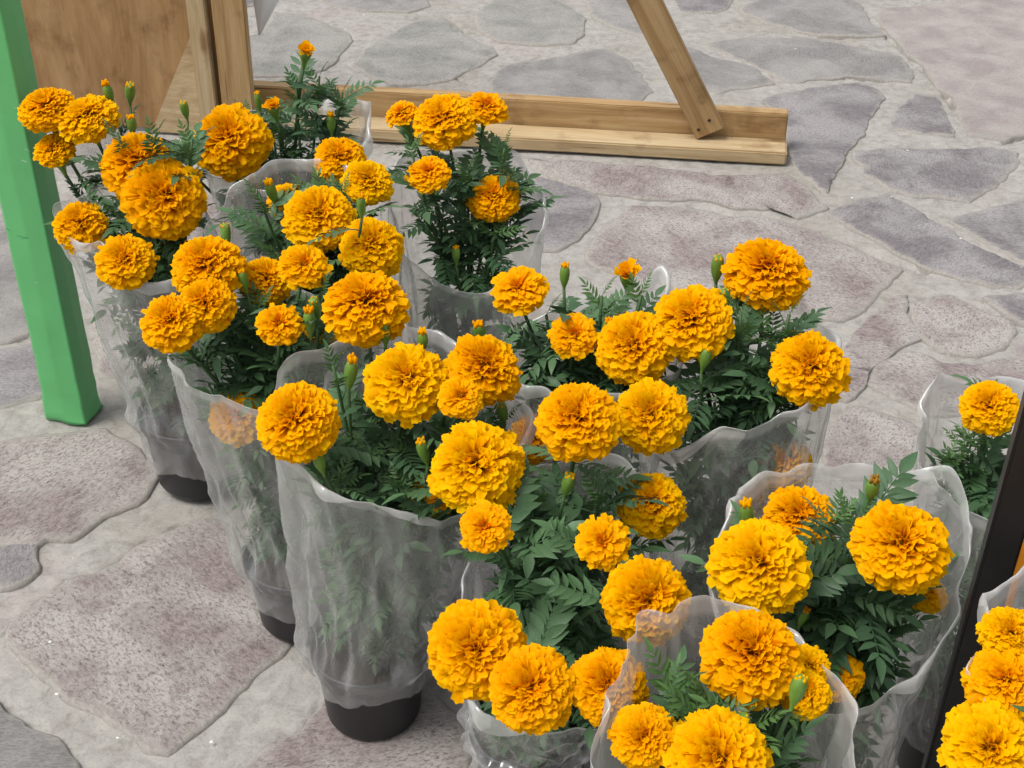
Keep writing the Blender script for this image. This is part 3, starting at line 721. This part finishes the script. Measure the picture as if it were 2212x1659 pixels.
# ================================================================== PLANTS
H0, SA, SB = .585, .11, .05
def solve(pxx, pyy, Yc, h0=H0):
    d = ray(pxx, pyy); m_ = d.z/d.y                 # z = CAM_H + m*Y
    Yv = (Yc/SA**2 + m_*(h0-CAM_H)/SB**2)/(1/SA**2 + m_*m_/SB**2)
    return at_y(pxx, pyy, Yv)
def bez(a, b, c, d, n):
    out = []
    for i in range(n+1):
        t = i/n; s = 1-t; out.append(a*s**3 + b*3*s*s*t + c*3*s*t*t + d*t**3)
    return out
class Sleeve:
    def __init__(self, base, rim, seed, ps=1.0, hs=1.0, milk=0.0):
        self.milk = milk
        self.b = base; self.z0 = (PH-.010)*hs + .0055; self.seed = seed; self.pr = PR*ps; self.pb = PB*ps; self.ph = PH*hs
        pts = [at_y(a, b, base.y + dy) for a, b, dy in rim]
        c = sum(pts, Vector())/len(pts); self.c = c
        an = sorted((math.atan2(p.y-c.y, p.x-c.x), math.hypot(p.x-c.x, p.y-c.y), p.z) for p in pts)
        self.an = an
    def rim(self, a):
        an = self.an; n = len(an)
        a = (a + math.pi) % (2*math.pi) - math.pi
        for i in range(n):
            a0 = an[i][0]; j = (i+1) % n; a1 = an[j][0] + (2*math.pi if j == 0 else 0); aa = a
            if j == 0 and a < a0: aa = a + 2*math.pi
            if a0 <= aa <= a1 or (i == n-1):
                t = (aa-a0)/max(1e-5, a1-a0); t = min(1, max(0, t)); t = t*t*(3-2*t)*.6 + t*.4
                return an[i][1]*(1-t) + an[j][1]*t, an[i][2]*(1-t) + an[j][2]*t
    def prof(self, v): return v**1.14
    def center(self, v): return Vector((self.b.x + (self.c.x-self.b.x)*v, self.b.y + (self.c.y-self.b.y)*v, 0))
    def pt(self, a, v):
        r1, z1 = self.rim(a); r0 = self.pr + .004
        z = self.z0 + (z1-self.z0)*v; r = r0 + (r1-r0)*self.prof(v)
        r += .011*math.exp(-((v-.07)/.06)**2)                 # the bag sags over the pot rim
        c = self.center(v); s = self.seed
        ca, sa = math.cos(a), math.sin(a)
        k = min(1, v/.10)
        n1 = mnoise.noise(Vector((ca*2.2, sa*2.2, v*2.2 + s*5)))
        n2 = abs(mnoise.noise(Vector((ca*3.6 + v*2.0, sa*3.6, v*3.4 + s*9))))
        n3 = abs(mnoise.noise(Vector((ca*6 + 3*v, sa*6 - 2*v, v*7 + s*3)))); n5 = abs(mnoise.noise(Vector((ca*11 - 5*v, sa*11 + 4*v, v*13 + s*4))))
        n4 = math.sin(a*21 + 4*n1 + v*5)*math.exp(-((v-.02)/.10)**2)
        r += k*(n1*.018 + (.25-n2)*.022*(1-.5*v) + (.2-n3)*.009*(1-.8*v) + (.2-n5)*.003*(1-v)) + n4*.0025
        # rim edge is never even
        if v > .85: r += (v-.85)/.15*mnoise.noise(Vector((ca*2.6, sa*2.6, s*2.2)))*.008
        return Vector((c.x + r*ca, c.y + r*sa, z + k*n1*.008 + (v**8)*mnoise.noise(Vector((ca*2.6, sa*2.6, s*7.7)))*.012))
    def fit(self, p):
        """<1 when p is inside the sleeve, None above its rim"""
        v = .5
        for _ in range(3):
            c = self.center(v); a = math.atan2(p.y-c.y, p.x-c.x); r1, z1 = self.rim(a)
            v = (p.z-self.z0)/max(.05, z1-self.z0); v = min(1.3, max(0, v))
        if v > 1.0: return None if math.hypot(p.x-c.x, p.y-c.y) < r1*1.12 else 9
        r0 = self.pr-.004; r = r0 + (r1-.018-r0)*self.prof(v)
        return math.hypot(p.x-c.x, p.y-c.y)/r
    def mesh(self, low):
        nu, nv = 176, 64; V, F, HZ = [], [], []
        A = [2*math.pi*i/nu for i in range(nu)]; s = self.seed
        # skirt over the pot, from its uneven lower edge up to the pot rim
        sk = 5
        for j in range(sk):
            t = j/sk
            for a in A:
                zl = low + .022*mnoise.noise(Vector((math.cos(a)*1.6, math.sin(a)*1.6, s*3.3))) + .004*mnoise.noise(Vector((math.cos(a)*9, math.sin(a)*9, s)))
                z = zl + (self.z0-zl)*t
                rr = self.pb + (self.pr-self.pb)*min(1, z/self.ph) + .0035 + .0018*math.sin(a*13 + s) * (1-t) + .0015
                if z > self.ph-.02: rr = max(rr, self.pr+.0035)
                V.append(Vector((self.b.x + rr*math.cos(a), self.b.y + rr*math.sin(a), z)))
        for j in range(nv+1):
            for a in A: V.append(self.pt(a, j/nv))
        # thin rolled hem: the lip turns outwards and down
        for (o_, dz) in ((.0025, .0012), (.005, -.001), (.0065, -.008), (.006, -.018)):
            for a in A:
                p = self.pt(a, 1.0); w_ = max(.06, min(1.5, 2.6*(mnoise.noise(Vector((math.cos(a)*1.7, math.sin(a)*1.7, s*1.7)))+.08)))
                V.append(p + Vector((math.cos(a)*o_*w_, math.sin(a)*o_*w_, dz*w_)))
        rows_ = sk + nv + 1 + 4
        for j in range(rows_):
            v_ = max(0, (j-sk)/nv)
            for a in A:
                ca, sa = math.cos(a), math.sin(a)
                b1 = mnoise.noise(Vector((ca*2.0, sa*2.0, v_*2.6 + s*1.3))); b2 = mnoise.noise(Vector((ca*5.5, sa*5.5, v_*3.0 + s*6.1)))
                st_ = max(0, 1 - abs(mnoise.noise(Vector((ca*6.5 + v_*1.5, sa*6.5, v_*2.4 + s*8.2))))/.055)
                h_ = .115 + self.milk + .055*b1 + .05*b2 + .09*st_*(.4 + .6*v_) + .06*v_**3
                if v_ > .965: h_ += .22
                HZ.append(max(.045, h_))
        self.haze = HZ
        rnd = random.Random(s); holes = set()
        for _ in range(5):
            holes.add((rnd.randrange(nu), sk + rnd.randrange(int(nv*.2), int(nv*.75))))
        for j in range(rows_-1):
            for i in range(nu):
                if (i, j) in holes: continue
                F.append((j*nu+i, j*nu+(i+1) % nu, (j+1)*nu+(i+1) % nu, (j+1)*nu+i))
        return [v - self.b for v in V], F
def orient(o, axis, spin):
    o.rotation_euler = (axis.to_track_quat('Z', 'Y') @ Euler((0, 0, spin)).to_quaternion()).to_euler()
GROUP = 'potted marigolds in plastic sleeves'
def plant(base, label, flowers, buds, rim, seed, nleaf=130, low=.086, shoots=5, inner=110, tips=(), ps=1.0, hs=1.0, milk=0.0):
    rnd = random.Random(seed)
    base = Vector((base[0], base[1], 0.0055)); root = empty('potted_marigold', base); tag(root, label, 'potted plant', GROUP)
    sl_ = Sleeve(base, rim, seed, ps, hs, milk); ph = PH*hs
    q = link('pot', POT, None, root); q.rotation_euler.z = rnd.uniform(0, 6); q.scale = (ps, ps, hs)
    link('soil', SOIL, None, root, (0, 0, ph-.022)).scale = (ps, ps, 1)
    v, f = sl_.mesh(low); fm = mesh_of('plastic_sleeve', v, f, True, M_FILM); link('plastic_sleeve', fm, None, root)
    fm.attributes.new('haze', 'FLOAT', 'POINT').data.foreach_set('value', sl_.haze)
    stems = []; axisC = sl_.c
    def stem_to(top, r0=.0042, name='stem', tipdir=None):
        s0 = base + Vector((rnd.uniform(-.02, .02), rnd.uniform(-.02, .02), ph-.022))
        td = tipdir or Vector((0, 0, 1))
        hgt = max(.08, top.z - s0.z)
        p1 = s0 + Vector((rnd.uniform(-.02, .02), rnd.uniform(-.02, .02), hgt*.42)) + (axisC-base)*.0
        p2 = top - td*hgt*.30; mid_ = sl_.center(.55)
        p2 = Vector((p2.x*.7 + mid_.x*.3, p2.y*.7 + mid_.y*.3, p2.z))
        pts = bez(s0, p1, p2, top, 12)
        v, f = tube([p-base for p in pts], [r0*(1-.35*i/12) for i in range(13)], 6); stems.append(pts)
        link(name, mesh_of(name, v, f, True, M_STEM), None, root)
        return pts
    heads = []
    for fl in flowers:
        px_, py_, rp, kind = fl[:4]; opt = fl[4] if len(fl) > 4 else {}
        P = at_y(px_, py_, base.y + opt['dy']) if 'dy' in opt else solve(px_, py_, base.y)
        dep = (P - Vector((0, 0, CAM_H))).dot(Vector((0, CP, -SP))); Rr = rp*dep/FPX
        outw = Vector((P.x-axisC.x, P.y-axisC.y, 0)); outw = outw/max(.1, outw.length)
        tc_ = opt.get('face', .42)
        ax = (Vector((0, 0, 1)) + outw*.22 + Vector((-P.x*.25, -1, .15)).normalized()*tc_ + Vector((rnd.uniform(-.18, .18), rnd.uniform(-.12, .12), 0))).normalized()
        mesh_ = rnd.choice({'F': FULL, 'M': MID, 'S': SMALL}[kind])
        h = link('flower_head', mesh_, None, root, P - base); sc = Rr/1.06
        sq = opt.get('sq', 1.0)
        if kind == 'S': sc = Rr
        h.scale = (sc, sc, sc*sq*rnd.uniform(.95, 1.05)); orient(h, ax, rnd.uniform(0, 6.28)); h['kind'] = 'stuff'
        heads.append((P, Rr))
        off = {'F': .26, 'M': .22, 'S': .0}[kind]*Rr
        ck = link('calyx', CALYX, None, h); s_ = {'F': 1.15, 'M': 1.0, 'S': .95}[kind]/sc
        ck.scale = (s_, s_, s_/sq); ck.location = (0, 0, -off/sc if kind != 'S' else .12)
        stem_to(P - ax*(off + .036*(1 if kind == 'S' else 1.1)), .0042, 'stem', ax)
    for b in buds:
        P = at_y(b[0], b[1], base.y + b[2]) if len(b) > 2 else solve(b[0], b[1], base.y)
        ax = Vector((rnd.uniform(-.2, .2), rnd.uniform(-.25, .1), 1)).normalized()
        o = link('bud', BUD, None, root, P-base); orient(o, ax, rnd.uniform(0, 6)); sc = rnd.uniform(.55, .80); o.scale = (sc, sc*rnd.uniform(.9, 1.1), sc*rnd.uniform(.9, 1.15))
        t = link('petal_tip', TIP_DRY if len(b) > 3 else TIP, None, o); t.rotation_euler.z = rnd.uniform(0, 6); t.scale = (1.15, 1.15, rnd.uniform(.75, 1.3))
        stem_to(P - ax*.038*sc, .0034, 'stem', ax)
    # leafy shoots that end in a tuft of young leaves
    for _ in range(shoots):
        a = rnd.uniform(0, 6.28); v_ = rnd.uniform(.7, 1.0); r1, z1 = sl_.rim(a); c = sl_.center(v_)
        rr = r1*rnd.uniform(.15, .6); top = Vector((c.x + rr*math.cos(a), c.y + rr*math.sin(a), min(.56, z1 + rnd.uniform(-.08, .03))))
        pts = stem_to(top, .0032)
        for k in range(5):
            add_leaf(root, base, sl_, pts[-1], rnd, rnd.uniform(.035, .06), R(rnd.uniform(25, 70)), 6.28*k/5 + rnd.uniform(-.3, .3), YOUNG, heads)
    for tp_ in tips:
        P = at_y(tp_[0], tp_[1], base.y + (tp_[2] if len(tp_) > 2 else .02)); pts = stem_to(P, .0034)
        for k in range(11):
            t = 1 - .42*k/10; i = min(len(pts)-2, int(t*(len(pts)-1))); p = pts[i].lerp(pts[i+1], t*(len(pts)-1)-i)
            add_leaf(root, base, sl_, p, rnd, .035 + .055*min(1, k/4)*rnd.uniform(.8, 1.1), R(70 - 6*k + rnd.uniform(-12, 12)), 2.4*k + rnd.uniform(-.4, .4), YOUNG if k < 3 else LEAVES, heads)
    # leaves in pairs along all the stems
    n = 0; guard = 0
    while n < nleaf and guard < nleaf*6:
        guard += 1
        pts = rnd.choice(stems); t = rnd.uniform(.12, .93)**.62; i = min(len(pts)-2, int(t*(len(pts)-1))); p = pts[i].lerp(pts[i+1], t*(len(pts)-1)-i)
        psi = rnd.uniform(0, 6.28)
        for s in (0, math.pi):
            if add_leaf(root, base, sl_, p, rnd, rnd.uniform(.065, .108)*(1.0 if t > .4 else .85), R(rnd.uniform(-8, 55)), psi + s + rnd.uniform(-.5, .5), LEAVES, heads): n += 1
    for _ in range(inner):
        v_ = rnd.uniform(.03, .80); a = rnd.uniform(0, 6.28); r1, z1 = sl_.rim(a); c = sl_.center(v_)
        rad_ = sl_.pr + (r1-.022-sl_.pr)*sl_.prof(v_); k0, k1 = rnd.uniform(.2, .5), rnd.uniform(.80, .92)
        zc = sl_.z0 + (z1-sl_.z0)*v_; a2 = a + rnd.uniform(-.5, .5)
        p = Vector((c.x + rad_*k0*math.cos(a), c.y + rad_*k0*math.sin(a), zc + rnd.uniform(-.03, .05)))
        tip = Vector((c.x + rad_*k1*math.cos(a2), c.y + rad_*k1*math.sin(a2), zc)); dv = tip-p; L = dv.length
        if L < .03 or p.z < sl_.z0: continue
        if any((tip-P).length < Rr*.9 or (p-P).length < Rr*.9 for P, Rr in heads): continue
        o = link('leaf', rnd.choice(LEAVES + YOUNG), None, root, p - base); L = min(L*1.05, .11)
        o.rotation_euler = (Euler((0, 0, math.atan2(dv.y, dv.x))).to_quaternion() @ Euler((0, -math.atan2(dv.z, math.hypot(dv.x, dv.y))-.15, 0)).to_quaternion() @ Euler((rnd.uniform(-.7, .7), 0, 0)).to_quaternion()).to_euler()
        o.scale = (L, L*1.15, L)
    return root
def add_leaf(root, base, sl_, p, rnd, L, el, psi, lib, heads):
    for k in range(5):
        tip = p + Vector((math.cos(psi)*math.cos(el), math.sin(psi)*math.cos(el), math.sin(el)-.12))*L
        q = sl_.fit(tip); ok = (q is None or q < .88)
        if ok: break
        el = min(R(82), el + R(16)); L *= .90
    if not ok: return False
    if any((tip-P).length < Rr*.86 or (p.lerp(tip, .5)-P).length < Rr*.8 for P, Rr in heads): return False
    o = link('leaf', rnd.choice(lib), None, root, p - base)
    o.rotation_euler = (Euler((0, 0, psi)).to_quaternion() @ Euler((0, -el, 0)).to_quaternion() @ Euler((rnd.uniform(-.5, .5), 0, 0)).to_quaternion()).to_euler()
    o.scale = (L, L, L); return True

PLANTS = dict(
 A=dict(base=(-.55, 2.0), milk=0.03, ps=1.2, hs=1.16, tips=[(255,290),(335,295),(415,300)], low=.062, label='marigold in sleeved black pot standing right beside the green cloth post',
   flowers=[(105,237,60,'F',{'sq':.85}),(190,257,62,'F',{'sq':.85}),(300,360,76,'F'),(355,430,84,'F',{'face':.9}),(175,490,56,'F',{'dy':-.02}),(272,565,60,'F',{'dy':-.12}),(118,325,42,'F',{'dy':.1}),(375,545,38,'F',{'dy':.03})],
   buds=[(233,197),(281,195),(398,232),(284,265)],
   rim=[(118,492,0),(150,515,-.05),(215,525,-.09),(320,600,-.13),(400,600,-.1),(445,480,.02),(430,400,.1),(330,365,.14),(200,400,.1),(140,440,.06)]),
 B=dict(base=(-.322, 1.635), ps=1.06, tips=[(560,665),(690,640)], low=.066, label='marigold in sleeved pot with two fused blooms hanging over its torn white rim',
   flowers=[(450,580,75,'F'),(447,660,60,'F'),(373,697,64,'F'),(575,607,56,'F',{'dy':.08}),(657,577,53,'M'),(603,702,47,'M'),(515,900,60,'F',{'dy':-.035}),(690,720,38,'F',{'dy':.03})],
   buds=[(525,600),(668,690),(680,660)],
   rim=[(370,755,0),(395,815,-.05),(470,848,-.09),(560,880,-.12),(640,900,-.11),(700,800,-.02),(715,720,.06),(620,610,.14),(480,630,.12),(400,690,.06)]),
 C=dict(base=(-.2, 1.435), tips=[(960,900),(720,790),(1090,910)], low=.092, label='marigold whose black pot shows below its tall sleeve, beside the large pitted pink flagstone',
   flowers=[(790,665,86,'F'),(880,827,87,'F'),(1045,800,80,'F'),(995,860,48,'M',{'dy':-.06}),(645,912,85,'F'),(1030,1010,97,'F'),(935,1065,48,'F',{'dy':-.02}),(945,1088,26,'S',{'dy':-.09})],
   buds=[(758,800),(832,712),(913,732),(688,990,-.09),(913,968,-.07),(1085,885,.02)],
   rim=[(592,865,0),(612,985,-.07),(700,1045,-.11),(880,1100,-.13),(965,1130,-.12),(1090,1040,-.06),(1140,930,0),(1110,860,.05),(985,745,.12),(900,703,.15),(770,720,.14),(660,760,.08)]),
 D=dict(base=(.025, 1.29), tips=[(1150,1060),(1300,1060),(1210,1200)], label='widely spread marigold with low front film between two shorter open-centred blooms', low=.10,
   flowers=[(1030,1402,101,'F',{'face':.9}),(1150,1488,90,'F',{'face':.6}),(1312,1482,80,'F'),(1395,1297,89,'F',{'face':.8}),(1407,1090,71,'F',{'dy':.04}),(1302,1172,55,'M',{'face':.8}),(1048,1140,54,'M',{'face':.8}),(1250,910,87,'F')],
   buds=[(1228,1040,.0),(1165,1250,.0)],
   rim=[(1130,1020,.1),(1200,985,.13),(1340,985,.13),(1385,1040,.1),(1430,1200,.03),(1410,1420,-.05),(1284,1576,-.1),(1150,1575,-.12),(1020,1515,-.09),(1008,1300,-.02),(1040,1150,.05)]),
 E=dict(base=(-.08, 2.08), milk=0.11, tips=[(1010,370),(1090,320,.06),(890,330)], nleaf=95, inner=70, label='marigold in a wide open milky sleeve just in front of the pine floor plank',
   flowers=[(868,247,34,'M'),(960,262,67,'F',{'sq':.85}),(1050,235,45,'M'),(927,377,46,'M'),(1065,428,55,'F',{'dy':.02,'sq':.9})],
   buds=[(985,545,-.05)],
   rim=[(848,380,.02),(880,335,.1),(1000,322,.14),(1100,325,.13),(1150,370,.1),(1172,430,.03),(1150,540,-.05),(1100,590,-.09),(1030,635,-.12),(940,605,-.1),(870,540,-.06)]),
 F=dict(base=(-.28, 1.90), tips=[(560,420),(740,420)], label='marigold crowded between the plants around it, tall twin blooms before its arched clear film',
   flowers=[(690,472,74,'F'),(803,537,68,'F'),(795,395,54,'F',{'sq':.85}),(735,348,56,'F',{'dy':.16}),(622,435,40,'F',{'dy':.06})],
   buds=[(487,500),(780,440,-.1),(585,410)],
   rim=[(470,425,.06),(540,372,.1),(650,347,.13),(750,357,.13),(800,400,.1),(860,500,0),(780,640,-.1),(650,660,-.12),(520,600,-.1),(450,500,0)]),
 G=dict(base=(-.40, 2.28), milk=0.08, tips=[(690,165),(740,200),(640,180),(600,270),(480,280,.08)], label='tall marigold with mostly unopened yellow buds in front of the pine uprights',
   flowers=[(497,307,81,'F',{'face':.7}),(660,114,23,'S',{'dy':0}),(590,232,22,'S',{'dy':-.03}),(405,342,26,'S',{'dy':-.05}),(735,420,40,'F',{'dy':.0})],
   buds=[(557,213),(715,262,-.02)], nleaf=110, shoots=7,
   rim=[(800,212,.05),(775,310,-.02),(700,400,-.1),(560,400,-.12),(450,370,-.06),(430,300,0),(470,260,.1),(600,235,.14),(720,225,.12)]),
 H=dict(base=(.085, 1.58), milk=0.05, tips=[(1180,680),(1300,640),(1385,640)], label='marigold with a small half-open bloom beside upright buds, film strip across its front',
   flowers=[(1122,628,58,'M'),(1240,726,50,'M'),(1370,752,80,'F'),(1160,945,55,'F',{'dy':-.04}),(1355,596,33,'S')],
   buds=[(1220,590),(1035,715,-.02),(1312,705)],
   rim=[(1420,582,.1),(1436,640,.05),(1118,820,-.03),(1190,850,-.07),(1310,850,-.1),(1455,802,-.06),(1475,720,0),(1350,640,.12),(1220,650,.14),(1120,720,.1)]),
 I=dict(base=(.30, 1.52), tips=[(1705,680),(1600,680),(1700,760)], label='marigold on the open paving side with a bloom pressed behind its hazy front film',
   flowers=[(1655,592,87,'F'),(1497,698,83,'F'),(1750,798,79,'F'),(1407,900,76,'F',{'face':.6}),(1690,1000,62,'F',{'dy':-.035})],
   buds=[(1550,572),(1565,640),(1645,640),(1525,768)],
   rim=[(1375,960,-.04),(1450,968,-.09),(1560,930,-.12),(1690,895,-.11),(1760,860,-.08),(1805,790,-.02),(1807,740,.02),(1770,685,.08),(1730,645,.12),(1600,640,.14),(1480,690,.1),(1400,800,.03)]),
 J=dict(base=(.345, 1.15), tips=[(1855,1120),(1800,1260),(1950,1290)], label='marigold in wide sleeve touching the black post, withered brown bud rising from it',
   flowers=[(1640,1225,101,'F'),(1945,1182,98,'F'),(1725,1122,74,'F',{'dy':.07}),(1810,1462,52,'F',{'dy':-.05}),(2005,1285,40,'F',{'dy':.04})],
   buds=[(1885,1052,.02,'dry'),(1613,1108),(1737,1328,-.02)],
   rim=[(1545,1260,-.03),(1560,1170,.02),(1590,1090,.06),(1650,1040,.1),(1740,1002,.13),(1900,1010,.14),(2040,1024,.12),(2085,1080,.08),(2105,1150,.04),(2060,1300,-.03),(1990,1440,-.08),(1870,1520,-.11),(1750,1540,-.12),(1620,1450,-.1)]),
 K=dict(base=(.19, .90), milk=0.04, tips=[(1530,1510),(1680,1560)], label='marigold in high pink-tinged sleeve that rises around one large round bloom',
   flowers=[(1622,1420,104,'F'),(1390,1592,67,'F',{'face':.6}),(1550,1645,108,'F'),(1740,1500,52,'F',{'dy':.02}),(1745,1440,48,'F',{'dy':.06})],
   buds=[(1725,1482,-.03),(1605,1565,-.02)],
   rim=[(1275,1659,-.08),(1310,1530,-.03),(1355,1410,.03),(1420,1330,.08),(1490,1300,.11),(1600,1312,.12),(1700,1352,.1),(1780,1420,.06),(1832,1510,.0),(1830,1659,-.08),(1790,1780,-.13),(1550,1830,-.16),(1340,1770,-.12)]),
 L=dict(base=(.60, 1.33), milk=0.07, tips=[(2100,980),(2200,960)], label='single-bloom marigold in tall loose sleeve behind the black post', nleaf=50,
   flowers=[(2137,880,59,'F')], buds=[(2250,830)],
   rim=[(2010,820,.1),(2003,900,.06),(2000,1010,-.02),(2110,1120,-.1),(2250,1130,-.12),(2400,1000,0),(2250,825,.14),(2100,818,.13)]),
 M=dict(base=(.60, .92), label='marigold with stacked blooms squeezed against the orange edge of the black post', nleaf=60,  # orange edge of the post: painted reflection of the marigolds
   flowers=[(2180,1372,62,'F',{'dy':.06}),(2172,1475,82,'F',{'dy':.02}),(2137,1620,96,'F',{'dy':-.05}),(2330,1500,95,'F')], buds=[],
   rim=[(2185,1230,.13),(2140,1400,.06),(2130,1540,-.02),(2200,1750,-.12),(2400,1800,-.12),(2550,1500,0),(2450,1280,.1),(2300,1200,.14)]),
)
for i, (k, d) in enumerate(PLANTS.items()): plant(seed=11+i, **d)

# ================================================================== small litter on the paving
gv, gf = [], []
rg = random.Random(9)
spots = [(110,1392),(125,1505),(255,1600),(458,1608),(1690,268),(1840,432),(1960,330),(2040,940),(786,36),(1925,430),(1718,110),(2075,520)]
for i in range(150):
    if i < len(spots): p = on_ground(*spots[i]); s = rg.uniform(.003, .0045)
    else: p = Vector((rg.uniform(-1.0, 1.5), rg.uniform(1.2, 4.5), 0)); s = rg.uniform(.0008, .002)
    p.z = .0058
    b = len(gv); a0 = rg.uniform(0, 6)
    for j in range(5): gv.append(p + Vector((math.cos(a0+j*1.257)*s*rg.uniform(.6, 1.2), math.sin(a0+j*1.257)*s*rg.uniform(.5, 1), rg.uniform(0, s*.3))))
    gv.append(p + Vector((0, 0, s*.6)))
    gf += [(b+j, b+(j+1) % 5, b+5) for j in range(5)]
gr = link('grit', mesh_of('grit', gv, gf, False), M_GRIT); tag(gr, 'tiny white chips scattered over the flagstones', 'grit'); gr['kind'] = 'stuff'
